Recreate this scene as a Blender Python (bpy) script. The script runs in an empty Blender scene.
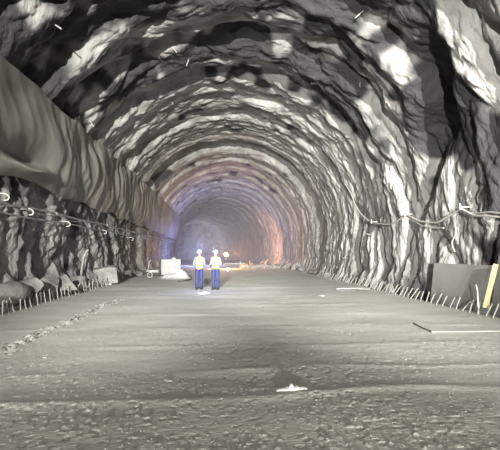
import bpy, bmesh, math, random
import numpy as np
from mathutils import Vector, Matrix, Euler

S = bpy.context.scene
C = S.collection
random.seed(7)
R = math.radians

# ------------------------------------------------------------------ camera
CAMX, CAMZ, F = -0.55, 1.6, 370.0
cam_d = bpy.data.cameras.new('camera')
cam_d.sensor_fit = 'HORIZONTAL'; cam_d.sensor_width = 36; cam_d.lens = 36 * F / 500
cam_d.clip_end = 400
cam = bpy.data.objects.new('camera', cam_d); C.objects.link(cam)
cam.location = (CAMX, 0, CAMZ)
cam.rotation_euler = (R(90 + 4.33), 0, R(-4.33))
S.camera = cam
CM = Euler(cam.rotation_euler).to_matrix()
def ray(px, py):
    return CM @ Vector(((px - 250) / F, (225 - py) / F, -1.0))
def at_y(px, py, Y):
    d = ray(px, py); return Vector(cam.location) + d * (Y / d.y)
def at_x(px, py, X):
    d = ray(px, py); return Vector(cam.location) + d * ((X - CAMX) / d.x)
def at_z(px, py, Z=0.0):
    d = ray(px, py); return Vector(cam.location) + d * ((Z - CAMZ) / d.z)

# ------------------------------------------------------------------ world, exposure
w = bpy.data.worlds.new('world'); S.world = w; w.use_nodes = True
w.node_tree.nodes['Background'].inputs[0].default_value = (0.80, 0.82, 0.85, 1)
w.node_tree.nodes['Background'].inputs[1].default_value = 0.008
S.view_settings.view_transform = 'Standard'; S.view_settings.look = 'None'
S.view_settings.gamma = 1; S.view_settings.exposure = 0.0
S.view_settings.use_curve_mapping = False
S.cycles.use_denoising = True
S.cycles.max_bounces = 8; S.cycles.diffuse_bounces = 4; S.cycles.volume_bounces = 1

def lamp(name, kind, loc, power, col, target=None, **kw):
    d = bpy.data.lights.new(name, kind); d.energy = power; d.color = col
    for k, v in kw.items(): setattr(d, k, v)
    o = bpy.data.objects.new(name, d); C.objects.link(o); o.location = loc
    if target is not None:
        o.rotation_euler = (Vector(target) - Vector(loc)).to_track_quat('-Z', 'Y').to_euler()
    return o
# work floodlights behind the photographer, then unseen spots added to brighten the floor
lamp('floodlight_rear', 'SPOT', (-3.2, -12, 2.6), 42000, (1.0, 0.96, 0.94), (6.4, 20, 6.2), spot_size=R(34), spot_blend=1.0, shadow_soft_size=0.12)
lamp('floodlight_far_rear', 'SPOT', (-0.5, -42, 2.8), 370000, (1.0, 0.97, 0.93), (1.2, 20, 8.6), spot_size=R(25), spot_blend=1.0, shadow_soft_size=0.3)
lamp('floor_fill_near', 'SPOT', (0.8, -7, 6.2), 2600, (1.0, 0.98, 0.90), (0.2, 7.5, 0), spot_size=R(78), spot_blend=1.0, shadow_soft_size=0.2)
lamp('floor_fill_left', 'SPOT', (-3.0, -14, 6.6), 98000, (1.0, 0.985, 0.97), (-2.6, 30, 0), spot_size=R(25), spot_blend=1.0, shadow_soft_size=0.2)
lamp('floor_fill_right', 'SPOT', (3.4, -14, 6.6), 98000, (1.0, 0.985, 0.97), (3.4, 29, 0), spot_size=R(25), spot_blend=1.0, shadow_soft_size=0.2)
# unseen point lights added deep in the tunnel for its coloured glow
lamp('deep_glow_fill', 'POINT', (-6.5, 103, 4.0), 1100, (0.68, 0.68, 1.0), shadow_soft_size=0.4)
lamp('deep_wall_fill', 'POINT', (-1.5, 50, 2.6), 260, (0.95, 0.72, 0.85), shadow_soft_size=0.4)
lamp('deep_blue_fill', 'POINT', (-3.6, 46, 1.9), 1300, (0.25, 0.32, 1.0), shadow_soft_size=0.3)

# ------------------------------------------------------------------ noise in numpy
def _hash(ix, iy, seed):
    h = (ix.astype(np.int64) * 374761393 + iy.astype(np.int64) * 668265263 + seed * 974634777) & 0xffffffff
    h = ((h ^ (h >> 13)) * 1274126177) & 0xffffffff
    h = ((h ^ (h >> 16)) * 2246822519) & 0xffffffff
    return ((h ^ (h >> 15)) & 0xffff) / 65536.0
def pn(x, y, seed=0):
    x = np.asarray(x, float); y = np.asarray(y, float)
    x, y = np.broadcast_arrays(x, y)
    ix = np.floor(x); iy = np.floor(y); fx = x - ix; fy = y - iy
    u = fx**3 * (fx * (fx * 6 - 15) + 10); v = fy**3 * (fy * (fy * 6 - 15) + 10)
    def g(dx, dy):
        a = _hash(ix + dx, iy + dy, seed) * 2 * np.pi
        return np.cos(a) * (fx - dx) + np.sin(a) * (fy - dy)
    n0 = g(0, 0) * (1 - u) + g(1, 0) * u
    n1 = g(0, 1) * (1 - u) + g(1, 1) * u
    return (n0 * (1 - v) + n1 * v) * 1.5
def fbm(x, y, seed=0, oct=4, gain=0.5):
    t = 0; a = 1.0
    for k in range(oct):
        t = t + a * pn(x * 2**k, y * 2**k, seed + 17 * k); a *= gain
    return t
def sstep(a, b, x):
    t = np.clip((x - a) / (b - a), 0, 1); return t * t * (3 - 2 * t)

def bend(y):
    'the tunnel swings gently left beyond 35 m'
    return -0.0016 * np.clip(np.asarray(y, float) - 35, 0, None) ** 2
# ------------------------------------------------------------------ materials
def mat(name, c1, c2=None, scale=3.0, rough=0.85, bump=0.0, bscale=40.0, metal=0.0, emit=None, estr=0.0, stretch=(1, 1, 1), detail=6, spec=0.3, bdist=0.03):
    m = bpy.data.materials.new(name); m.use_nodes = True
    nt = m.node_tree; b = nt.nodes['Principled BSDF']
    b.inputs['Roughness'].default_value = rough; b.inputs['Metallic'].default_value = metal
    b.inputs['Specular IOR Level'].default_value = spec
    tc = nt.nodes.new('ShaderNodeTexCoord'); mp = nt.nodes.new('ShaderNodeMapping')
    mp.inputs['Scale'].default_value = stretch
    nt.links.new(tc.outputs['Object'], mp.inputs[0])
    n = nt.nodes.new('ShaderNodeTexNoise'); n.inputs['Scale'].default_value = scale; n.inputs['Detail'].default_value = detail
    nt.links.new(mp.outputs[0], n.inputs['Vector'])
    r = nt.nodes.new('ShaderNodeValToRGB'); r.color_ramp.elements[0].position = 0.35; r.color_ramp.elements[1].position = 0.68
    r.color_ramp.elements[0].color = (*c1, 1); r.color_ramp.elements[1].color = (*(c2 or c1), 1)
    nt.links.new(n.outputs[0], r.inputs[0]); nt.links.new(r.outputs[0], b.inputs['Base Color'])
    if bump:
        n2 = nt.nodes.new('ShaderNodeTexNoise'); n2.inputs['Scale'].default_value = bscale; n2.inputs['Detail'].default_value = 5
        nt.links.new(mp.outputs[0], n2.inputs['Vector'])
        bp = nt.nodes.new('ShaderNodeBump'); bp.inputs['Strength'].default_value = bump; bp.inputs['Distance'].default_value = bdist
        nt.links.new(n2.outputs[0], bp.inputs['Height']); nt.links.new(bp.outputs[0], b.inputs['Normal'])
    if emit:
        b.inputs['Emission Color'].default_value = (*emit, 1); b.inputs['Emission Strength'].default_value = estr
    return m

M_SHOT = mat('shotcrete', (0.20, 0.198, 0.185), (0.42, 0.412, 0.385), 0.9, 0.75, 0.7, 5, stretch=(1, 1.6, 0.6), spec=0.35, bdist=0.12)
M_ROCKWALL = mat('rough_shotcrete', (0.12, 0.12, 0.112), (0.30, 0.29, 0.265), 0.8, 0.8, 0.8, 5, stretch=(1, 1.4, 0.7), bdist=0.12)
M_FLOOR = mat('floor_concrete', (0.42, 0.425, 0.375), (0.53, 0.53, 0.475), 0.7, 0.8, 0.6, 28, stretch=(0.7, 1.3, 1), detail=8, bdist=0.010)
M_DITCH = mat('muddy_ditch', (0.06, 0.06, 0.055), (0.14, 0.135, 0.12), 2, 0.85, 0.8, 10)
M_MUCK = mat('muck', (0.12, 0.115, 0.10), (0.27, 0.26, 0.235), 1.6, 0.9, 0.8, 10)
M_STONE = mat('dusty_stone', (0.15, 0.15, 0.14), (0.28, 0.275, 0.25), 2.5, 0.9, 0.6, 14)
M_CONC = mat('pale_block', (0.25, 0.25, 0.23), (0.36, 0.355, 0.33), 3, 0.9, 0.4, 20)
M_SHEET = mat('geotextile', (0.16, 0.165, 0.14), (0.19, 0.165, 0.145), 0.3, 0.7, 0.25, 30)
M_STEEL = mat('pale_bar_steel', (0.24, 0.235, 0.21), (0.40, 0.385, 0.34), 9, 0.6, 0.3, 60, 0.2)
M_PIPE = mat('dusty_pipe', (0.17, 0.17, 0.165), (0.30, 0.30, 0.28), 3, 0.6, 0.1, 30)
M_HOOK = mat('white_plastic', (0.46, 0.45, 0.41), (0.58, 0.57, 0.52), 8, 0.5)
M_CABLE = mat('pale_cable', (0.30, 0.29, 0.26), (0.44, 0.42, 0.38), 6, 0.6)
M_DARKCABLE = mat('dark_cable', (0.05, 0.05, 0.05), (0.10, 0.10, 0.10), 6, 0.6)
M_BOARD = mat('grey_board', (0.30, 0.30, 0.27), (0.36, 0.36, 0.325), 1.2, 0.7, 0.1, 20)
M_BOARD2 = mat('darker_board', (0.15, 0.15, 0.135), (0.22, 0.22, 0.195), 1.5, 0.7, 0.1, 20)
M_WOOD = mat('orange_wood', (0.34, 0.245, 0.13), (0.44, 0.33, 0.19), 3, 0.7, 0.2, 20, stretch=(6, 6, 0.6))
M_PALEWOOD = mat('pale_wood', (0.28, 0.275, 0.24), (0.36, 0.35, 0.31), 4, 0.7, 0.2, 20)
M_WHITE = mat('white_paint', (0.28, 0.28, 0.265), (0.35, 0.35, 0.335), 2, 0.6, 0.1, 12)
M_PLAST = mat('white_sheet', (0.40, 0.40, 0.39), (0.50, 0.50, 0.48), 3, 0.5, 0.3, 8)
M_GRILLE = mat('dark_grille', (0.05, 0.055, 0.08), (0.09, 0.09, 0.12), 5, 0.5)
M_SKIN = mat('skin', (0.26, 0.16, 0.12), (0.32, 0.20, 0.15), 8, 0.6)
M_EYE = mat('eye_dark', (0.03, 0.02, 0.02), (0.05, 0.03, 0.03), 8, 0.3)
M_SHIRT = mat('pale_shirt', (0.12, 0.135, 0.18), (0.16, 0.175, 0.22), 12, 0.8)
M_VEST = mat('hivis_vest', (0.19, 0.23, 0.035), (0.23, 0.27, 0.05), 10, 0.7)
M_TAPE = mat('reflective_tape', (0.32, 0.34, 0.36), (0.40, 0.41, 0.42), 20, 0.35)
M_TROUSER = mat('blue_trousers', (0.02, 0.026, 0.075), (0.035, 0.045, 0.11), 10, 0.85)
M_BOOT = mat('black_boot', (0.02, 0.02, 0.022), (0.05, 0.05, 0.05), 10, 0.5)
M_HELMET = mat('white_helmet', (0.42, 0.44, 0.50), (0.50, 0.51, 0.56), 3, 0.3)
M_BLACK = mat('black_plastic', (0.03, 0.03, 0.03), (0.06, 0.06, 0.06), 8, 0.45)
M_LED = mat('cool_led', (0.8, 0.85, 1), None, 1, emit=(0.6, 0.7, 1.0), estr=18)
M_AMBER = mat('amber_lens', (1.0, 0.6, 0.25), None, 1, emit=(1.0, 0.42, 0.08), estr=14)
M_PINK = mat('lit_lamp_white', (0.9, 0.75, 0.8), None, 1, emit=(1.0, 0.72, 0.78), estr=5)
M_RED = mat('reddish_bar', (0.50, 0.25, 0.16), (0.62, 0.36, 0.25), 5, 0.7)  # reddish base colour for every second far rod

def add_shade(m, dark=(0.035, 0.035, 0.036), rough=0.5):
    # mixes near-black patches into the lining colour as painted shade
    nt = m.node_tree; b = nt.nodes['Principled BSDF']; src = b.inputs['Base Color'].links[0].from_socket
    a = nt.nodes.new('ShaderNodeAttribute'); a.attribute_name = 'painted_shade'
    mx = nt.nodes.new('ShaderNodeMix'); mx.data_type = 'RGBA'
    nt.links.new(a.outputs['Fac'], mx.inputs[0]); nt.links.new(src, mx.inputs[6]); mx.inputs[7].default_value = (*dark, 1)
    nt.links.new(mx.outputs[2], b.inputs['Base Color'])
add_shade(M_SHOT); add_shade(M_ROCKWALL)
# ------------------------------------------------------------------ object helpers
def obj(name, me_or_bm, m, parent=None, smooth=False, loc=None):
    if isinstance(me_or_bm, bmesh.types.BMesh):
        bmesh.ops.recalc_face_normals(me_or_bm, faces=me_or_bm.faces)
        me = bpy.data.meshes.new(name); me_or_bm.to_mesh(me); me_or_bm.free()
    else: me = me_or_bm
    if m: me.materials.append(m)
    if smooth: me.polygons.foreach_set('use_smooth', [True] * len(me.polygons))
    o = bpy.data.objects.new(name, me); C.objects.link(o)
    if parent: o.parent = parent
    if loc is not None: o.location = loc
    return o
def tag(o, label, cat, group=None, kind=None):
    o['label'] = label; o['category'] = cat
    if group: o['group'] = group
    if kind: o['kind'] = kind
    return o
def struct(o): o['kind'] = 'structure'; return o
def empty(name, loc=(0, 0, 0), rz=0):
    o = bpy.data.objects.new(name, None); C.objects.link(o); o.location = loc; o.rotation_euler = (0, 0, rz); return o
def grid_mesh(name, P):
    h, w_ = P.shape[:2]
    me = bpy.data.meshes.new(name)
    idx = np.arange(h * w_).reshape(h, w_)
    q = np.stack([idx[:-1, :-1], idx[:-1, 1:], idx[1:, 1:], idx[1:, :-1]], -1).reshape(-1, 4)
    me.vertices.add(h * w_); me.vertices.foreach_set('co', P.reshape(-1).astype(np.float32))
    me.loops.add(q.size); me.loops.foreach_set('vertex_index', q.reshape(-1).astype(np.int32))
    me.polygons.add(len(q)); me.polygons.foreach_set('loop_start', np.arange(0, q.size, 4, dtype=np.int32))
    me.polygons.foreach_set('use_smooth', np.ones(len(q), bool))
    me.update(calc_edges=True); me.validate()
    return me
def add_box(bm, c, s, rot=None, bev=0.0):
    r = bmesh.ops.create_cube(bm, size=1); vs = r['verts']
    bmesh.ops.scale(bm, vec=s, verts=vs)
    if bev:
        es = list({e for v in vs for e in v.link_edges})
        rr = bmesh.ops.bevel(bm, geom=es, offset=bev, segments=2, affect='EDGES', profile=0.6)
        vs = list({v for f in rr['faces'] for v in f.verts} | {v for v in vs if v.is_valid})
    if rot is not None: bmesh.ops.rotate(bm, cent=(0, 0, 0), matrix=Euler(rot).to_matrix(), verts=vs)
    bmesh.ops.translate(bm, vec=c, verts=vs)
    return vs
def smooth_path(pts, n=8):
    P = [Vector(p) for p in pts]; out = []
    for i in range(len(P) - 1):
        p0 = P[max(i - 1, 0)]; p1 = P[i]; p2 = P[i + 1]; p3 = P[min(i + 2, len(P) - 1)]
        for k in range(n):
            t = k / n
            out.append(0.5 * ((2 * p1) + (p2 - p0) * t + (2 * p0 - 5 * p1 + 4 * p2 - p3) * t * t + (3 * p1 - p0 - 3 * p2 + p3) * t ** 3))
    out.append(P[-1]); return out
def add_tube(bm, pts, rad, seg=8, cap=True):
    pts = [Vector(p) for p in pts]
    rads = rad if isinstance(rad, (list, tuple)) else [rad] * len(pts)
    rings = []; up = Vector((0.13, 0.21, 1)).normalized()
    prev = None
    for i, p in enumerate(pts):
        t = (pts[min(i + 1, len(pts) - 1)] - pts[max(i - 1, 0)]).normalized()
        a = (prev - t * prev.dot(t)) if prev is not None else t.cross(up)
        if a.length < 1e-4: a = t.orthogonal()
        a.normalize(); prev = a; b = t.cross(a)
        rings.append([bm.verts.new(p + (a * math.cos(2 * math.pi * k / seg) + b * math.sin(2 * math.pi * k / seg)) * rads[i]) for k in range(seg)])
    for A, B in zip(rings, rings[1:]):
        for k in range(seg): bm.faces.new((A[k], A[(k + 1) % seg], B[(k + 1) % seg], B[k]))
    if cap: bm.faces.new(rings[0][::-1]); bm.faces.new(rings[-1])
def add_ell(bm, c, s, rot=None, sub=3):
    r = bmesh.ops.create_icosphere(bm, subdivisions=sub, radius=1); vs = r['verts']
    bmesh.ops.scale(bm, vec=s, verts=vs)
    if rot: bmesh.ops.rotate(bm, cent=(0, 0, 0), matrix=Euler(rot).to_matrix(), verts=vs)
    bmesh.ops.translate(bm, vec=c, verts=vs); return vs
from mathutils import noise as mnoise

# ------------------------------------------------------------------ tunnel lining
RAD, CZ = 7.5, 2.9
ARC = math.pi * RAD / 2
WALLH = CZ + 0.8
SMAX = ARC + WALLH
def base(s):
    """arc length from the crown (negative = left) -> x, z, inward normal"""
    a = np.clip(np.abs(s), 0, ARC) / RAD
    ex = np.clip(np.abs(s) - ARC, 0, None)
    sg = np.sign(s)
    x = RAD * np.sin(a) - 0.022 * ex**2; z = CZ + RAD * np.cos(a) - ex
    return sg * x, z, -sg * np.sin(a), -np.cos(a)
ROUNDS = [-2.0, 2.5, 6.0, 9.3, 11.8, 15.2, 18.0, 20.4, 23.0, 27.5, 31.2, 34.2, 37.5, 40.5, 44, 47, 50.5, 54, 58.5, 63, 67, 72, 78, 84, 90, 96, 102, 110, 120]
AMPS =   [0.3, 0.3, 0.4, 0.55, 0.55, 0.60, 0.22, 0.26, 0.12, 0.85] + [0.26] * 19
def disp(s, y):
    """inward displacement of the lining"""
    yw = y + 0.55 * pn(s * 0.16, y * 0.10, 3) + 0.20 * pn(s * 0.6, y * 0.5, 4)
    rec = np.zeros(np.broadcast(s, y).shape)
    for i in range(len(ROUNDS) - 1):
        a, b = ROUNDS[i], ROUNDS[i + 1]; A = AMPS[i]
        t = (yw - a) / (b - a)
        inside = (t >= 0) & (t < 1)
        prof = np.where(t < 0.72, np.clip(t / (0.30 if A > 0.8 else 0.72), 0, 1) ** 1.3, 1 - sstep(0.72, 1.0, t))
        rec = np.where(inside, A * prof, rec)
    crown = 1 - 0.45 * sstep(8, 13, np.abs(s)) - 0.42 * sstep(5.5, 8.5, s)
    d = -rec * crown
    near = 1 - sstep(20, 26, y)
    # folds running round the arch, narrow along the tunnel
    wx = s + 0.9 * pn(s * 0.35, y * 0.5, 11)
    wy = y + 0.45 * pn(s * 0.5, y * 0.35, 12)
    n1 = pn(wx * 0.22, wy * 0.78, 21); n2 = pn(wx * 0.45, wy * 1.7, 22); n3 = pn(wx * 1.1, wy * 3.6, 23)
    b1 = np.minimum(np.abs(n1) * 2.3, 1.0) ** 0.6
    b2 = np.minimum(np.abs(n2) * 2.3, 1.0) ** 0.6
    calm = 1 - 0.62 * sstep(16.8, 18.5, y) * (1 - sstep(30, 33, y)) * (1 - sstep(11, 13, np.abs(s)))
    d = d + (0.16 + 0.24 * near) * calm * b1 + (0.08 + 0.03 * near) * calm * b2 + 0.075 * np.minimum(np.abs(n3) * 2.2, 1) ** 0.7 + 0.03 * np.minimum(np.abs(pn(wx * 2.2, wy * 7.5, 24)) * 2.2, 1)
    lw = sstep(9.5, 11, -s)
    d = d + lw * (0.16 * np.abs(fbm(s * 0.9, y * 1.1, 26, 3)) + 0.05 * fbm(s * 2.2, y * 2.6, 27, 3))
    # lumpier blisters overhead
    d = d + near * 0.16 * pn(wx * 0.75, wy * 1.15, 31) * (1 - sstep(9, 12, np.abs(s)))
    # steel ribs sprayed over
    ribm = sstep(22.0, 23, y) * (1 - sstep(27.2, 27.8, y))
    d = d + ribm * 0.15 * (np.abs(np.sin(np.pi * (yw) / 0.78)) ** 0.6 - 0.5)
    ribm2 = sstep(29.5, 31, y)
    d = d + ribm2 * 0.12 * (np.abs(np.sin(np.pi * yw / 1.15)) ** 0.6 - 0.5)
    # deep over-break on the right haunch near the camera and behind it
    d = d - 1.0 * np.exp(-((yw - 10.2 - 0.7 * (s - 6.6)) / 0.85) ** 2) * np.exp(-((s - 8.0) / 2.8) ** 2)
    d = d - 0.55 * np.exp(-((yw - 20.6) / 0.5) ** 2) * np.exp(-((s - 13.0) / 2.5) ** 2)
    # elephant foot at the base of the walls
    ex = np.abs(s) - ARC
    d = d + 0.35 * (1 - 0.95 * sstep(0, 1, s) * (1 - sstep(15, 19, y))) * sstep(1.6, 3.4, ex) * (0.6 + 0.8 * np.abs(pn(y * 0.55, s * 0.3, 41)))
    d = d + 0.045 * fbm(s * 1.6, y * 3.0, 51, 4)
    return d
def lining(s, y):
    x, z, nx, nz = base(s); dd = disp(s, y)
    return np.stack([x + nx * dd + bend(y), y + 0 * s, z + nz * dd], -1)
def yrows():
    ys = [-3.0]
    while ys[-1] < 112:
        y = ys[-1]; ys.append(y + (0.055 if 0 < y < 26 else 0.10 if y < 34 and y > 0 else 0.2 if y > 0 else 0.15) * (1 if y < 60 else 2))
    return np.array(ys)
YR = yrows()
def band(name, s0, s1, m):
    ss = np.linspace(s0, s1, int(abs(s1 - s0) / 0.075) + 1)
    Sg, Yg = np.meshgrid(ss, YR)
    me = grid_mesh(name, lining(Sg, Yg))
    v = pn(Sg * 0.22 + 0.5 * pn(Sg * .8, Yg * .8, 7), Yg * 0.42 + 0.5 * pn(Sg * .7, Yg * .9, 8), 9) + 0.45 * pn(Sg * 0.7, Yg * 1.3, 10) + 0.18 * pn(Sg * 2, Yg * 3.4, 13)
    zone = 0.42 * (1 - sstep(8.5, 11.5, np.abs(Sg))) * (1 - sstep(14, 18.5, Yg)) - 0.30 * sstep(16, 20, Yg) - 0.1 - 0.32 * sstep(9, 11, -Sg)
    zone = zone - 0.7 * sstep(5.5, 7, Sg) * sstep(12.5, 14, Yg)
    zone = zone + 0.8 * np.exp(-((Yg - 10.2 - 0.7 * (Sg - 6.6)) / 1.1) ** 2) * np.exp(-((Sg - 7.8) / 2.6) ** 2)  # painted shade, strongest on the near crown and in the right recess
    at = me.attributes.new('painted_shade', 'FLOAT', 'POINT'); at.data.foreach_set('value', sstep(-0.05, 0.30, v + zone).reshape(-1).astype(np.float32))
    return struct(obj(name, me, m))
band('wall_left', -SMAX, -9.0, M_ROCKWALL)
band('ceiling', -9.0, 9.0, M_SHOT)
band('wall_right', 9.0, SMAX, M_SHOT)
# tunnel face at the far end
ss = np.linspace(-8, 8, 60); zz = np.linspace(-1, 11.5, 50); X_, Z_ = np.meshgrid(ss, zz)
struct(obj('wall_back', grid_mesh('wall_back', np.stack([X_ + bend(110), 110 + 0.8 * fbm(X_ * 0.5, Z_ * 0.5, 5), Z_], -1)), M_ROCKWALL))

def on_lining(px, py):
    """where the camera ray meets the lining"""
    o = np.array(cam.location); d = np.array(ray(px, py)); d = d / d[1]
    for Y in np.arange(5, 60, 0.03):
        p = o + d * Y
        dx, dz = p[0], p[2] - CZ
        if dz > 0: r = math.hypot(dx, dz); s = math.copysign(math.atan2(abs(dx), dz) * RAD, dx); dep = RAD - r
        else: s = math.copysign(ARC - dz, dx); dep = RAD - 0.022 * dz * dz - abs(dx)
        if dep <= float(disp(np.array(s), np.array(Y))): 
            x, z, nx, nz = base(np.array(s))
            return Vector(p), Vector((float(nx), 0, float(nz)))
    return Vector(p), Vector((0, 0, -1))

# ------------------------------------------------------------------ floor
FX0, FX1 = -6.3, 6.3
rows = [0.5]
while rows[-1] < 112: rows.append(rows[-1] + max(0.016, min(0.5, rows[-1] ** 2 / 592 * 0.8)))
rows = np.array(rows); cols = np.arange(FX0, FX1 + 0.001, 0.019)
Xg, Yg = np.meshgrid(cols, rows)
def floor_h(X, Y):
    h = 0.012 * fbm(X * 0.35, Y * 0.7, 61, 2) + 0.0035 * fbm(X * 1.6, Y * 3.2, 62, 3)
    for (yc, a, wd, sd) in ((4.25, 0.028, 0.10, 71), (5.25, 0.010, 0.08, 72), (6.6, 0.010, 0.10, 73), (8.1, 0.018, 0.12, 74), (9.9, 0.018, 0.14, 75), (11.6, 0.02, 0.15, 76), (14, 0.03, 0.2, 77), (17.5, 0.04, 0.25, 78)):
        yy = Y - yc - 0.28 * pn(X * 0.33, X * 0.1, sd)
        h = h + a * np.exp(-(yy / wd) ** 2) * np.clip(0.45 + pn(X * 0.5, 0.3 * X + sd, sd + 9), 0, 1)
    rough = np.clip(0.55 + 0.8 * pn(X * 0.5, Y * 0.6, 65), 0.1, 1.2) * (1 - 0.35 * sstep(5, 11, Y))
    pit = pn(X * 13, Y * 15, 81); lump = pn(X * 20, Y * 22, 82)
    h = h - 0.024 * rough * sstep(0.50, 0.68, pit) + 0.020 * rough * sstep(0.52, 0.74, lump) + 0.0015 * pn(X * 22, Y * 24, 83)
    # broken strip left of the middle
    st = np.exp(-((X + 4.1 - 0.1 * pn(Y * 0.6, Y * 0, 91)) / 0.13) ** 2) * (1 - sstep(11, 14, Y))
    h = h + st * 0.09 * np.clip(fbm(X * 9, Y * 9, 92, 2) + 0.2, -0.2, 1)
    return h
struct(obj('floor', grid_mesh('floor', np.stack([Xg + bend(Yg), Yg, floor_h(Xg, Yg)], -1)), M_FLOOR))
def fh(x, y): return float(floor_h(np.array(float(x)), np.array(float(y))))
# ditch on the right
yy = np.arange(0, 112, 0.15); us = np.linspace(0, 1, 22); U, Y_ = np.meshgrid(us, yy)
Xd = 6.28 + U * 1.5; Zd = -0.32 * sstep(0, 0.12, U) + 0.06 * fbm(Xd * 1.5, Y_ * 1.5, 95, 3) * sstep(0, 0.2, U)
struct(obj('floor_ditch', grid_mesh('floor_ditch', np.stack([Xd + bend(Y_), Y_, Zd], -1)), M_DITCH))
# muck bank at the foot of the left wall
us = np.linspace(0, 1, 40); yy = np.arange(0, 112, 0.07); U, Y_ = np.meshgrid(us, yy)
Xb = -6.28 - U * 1.5
ht = 0.35 + 0.55 * (1 - sstep(14, 20, Y_)) + 0.2 * pn(Y_ * 0.5, U * 0, 96)
Zb = ht * sstep(0.05, 0.85, U) ** 0.8 + sstep(0.0, 0.2, U) * (0.16 * np.abs(fbm(Xb * 1.6, Y_ * 1.3, 97, 3)) + 0.03 * fbm(Xb * 6, Y_ * 6, 98, 2)) - 0.02
def bank_h(x, y):
    u = np.array((-6.28 - x) / 1.5); y = np.array(float(y)); x = np.array(float(x))
    h = 0.35 + 0.55 * (1 - sstep(14, 20, y)) + 0.2 * pn(y * 0.5, u * 0, 96)
    return float(h * sstep(0.05, 0.85, u) ** 0.8 + sstep(0, 0.2, u) * (0.16 * np.abs(fbm(x * 1.6, y * 1.3, 97, 3)) + 0.03 * fbm(x * 6, y * 6, 98, 2)) - 0.02)
tag(obj('rubble_bank', grid_mesh('rubble_bank', np.stack([Xb + bend(Y_), Y_, Zb], -1)), M_MUCK), 'long bank of grey rubble along the foot of the left wall', 'rubble', kind='stuff')

# ------------------------------------------------------------------ haze
bm = bmesh.new(); add_box(bm, (-4.2, 67, 5.0), (24, 82, 11.6))
hz = obj('dust_haze', bm, None); tag(hz, 'pale dusty haze hanging deeper in the tunnel', 'haze', kind='stuff')
hm = bpy.data.materials.new('dust_haze'); hm.use_nodes = True; nt = hm.node_tree
nt.nodes.remove(nt.nodes['Principled BSDF'])
vs = nt.nodes.new('ShaderNodeVolumeScatter'); vs.inputs['Density'].default_value = 0.0065; vs.inputs['Anisotropy'].default_value = 0.15
vs.inputs['Color'].default_value = (0.93, 0.92, 1.0, 1)
nt.links.new(vs.outputs[0], nt.nodes['Material Output'].inputs['Volume']); hz.data.materials.append(hm)

# ------------------------------------------------------------------ membrane sheet on the left
def sheet():
    ys = np.concatenate([np.arange(6.5, 30, 0.06), np.arange(30, 57, 0.15)])
    us = np.linspace(0, 1, 80)
    U, Y = np.meshgrid(us, ys)
    top = 6.45 + 0.12 * pn(Y * 0.5, Y * 0, 101); bot = 3.85 - 0.012 * (Y - 10) + 0.18 * pn(Y * 0.45, Y * 0, 102)
    Z = top + (bot - top) * U
    dz = Z - CZ
    wallx = np.sqrt(np.clip(RAD**2 - dz**2, 0, None))
    bulge = 0.62 + 0.40 * np.sin(np.pi * np.clip(U, 0, 1) ** 1.1) + 0.12 * U
    pocket = np.exp(-((Y - 11.6) / 1.3) ** 2) * np.exp(-((U - 0.78) / 0.16) ** 2)
    fold = U * 1.6 - Y * 0.9
    wq = 0.8 * pn(Y * 0.45, U * 1.5, 108); n = pn(Y * 1.1 - U * (2.0 + 2 * wq) + wq, U * 1.1 - 0.1 * Y + wq, 103); n2 = pn(Y * 2.6 - U * 4 + 2 * wq, U * 1.6, 104)
    curve = pn(Y * 0.45 - 1.4 * (U - 0.4) ** 2 * 3, U * 0.9, 105)
    far = sstep(11.0, 16, Y)
    X = -(wallx - bulge + 0.45 * pocket * (1 - 2.2 * sstep(0.70, 0.86, U)) - (0.10 + 0.05 * far) * curve - 0.06 * (0.25 + far) * (1 - np.abs(n) * 2.2) - 0.022 * (0.2 + far) * (1 - np.abs(n2) * 2))
    Z = Z - 0.28 * pocket * sstep(0.5, 0.8, U) + 0.05 * n * U
    P = np.stack([X + bend(Y), Y, Z], -1)
    o = obj('membrane_sheet', grid_mesh('membrane_sheet', P), M_SHEET)
    md = o.modifiers.new('thick', 'SOLIDIFY'); md.thickness = 0.012
    tag(o, 'long grey-green waterproofing sheet slung in folds high along the left wall', 'sheet')
    return o
sheet()
bm = bmesh.new()
u = np.linspace(0, 1, 20); yq = np.linspace(56, 61, 24); U, Yq = np.meshgrid(u, yq)
Xq = -6.25 + bend(Yq) + 0.12 * np.sin(Yq * 2.4) + 0 * U; Zq = 6.3 - 3.2 * U
o = obj('hanging_cloth', grid_mesh('hanging_cloth', np.stack([Xq, Yq + 0.3, Zq], -1)), mat('pinkish_cloth', (0.36, 0.24, 0.22), (0.44, 0.31, 0.28), 1, 0.8))
o.modifiers.new('t', 'SOLIDIFY').thickness = 0.015
tag(o, 'pinkish brown cloth hanging past the far end of the long sheet', 'cloth')

# ------------------------------------------------------------------ pipes, hooks and cable on the left
def long_path(x, z, y0, y1, amp, seed, step=1.0):
    return [Vector((x + amp * 0.5 * float(pn(np.array(y * 0.3), np.array(0.5), seed)), y, z + amp * float(pn(np.array(y * 0.4), np.array(1.5), seed + 1)))) for y in np.arange(y0, y1, step)]
bm = bmesh.new(); p1 = long_path(-6.62, 3.02, 5, 50, 0.06, 111); add_tube(bm, p1, 0.045, 10)
pr = obj('wall_pipe', bm, M_PIPE, smooth=True); tag(pr, 'upper grey pipe running along the left wall under the sheet', 'pipe')
for y in np.arange(8, 50, 6.0):
    bm = bmesh.new(); k = int((y - 5)); add_tube(bm, [p1[k] - Vector((0, .07, 0)), p1[k] + Vector((0, .07, 0))], 0.062, 10)
    obj('pipe_coupling', bm, M_STEEL, pr)
bm = bmesh.new(); p2 = long_path(-6.64, 2.76, 5, 46, 0.08, 113); add_tube(bm, p2, 0.032, 10)
tag(obj('wall_pipe', bm, M_PIPE, smooth=True), 'thinner lower pipe on the left wall below the upper pipe', 'pipe')
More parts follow.
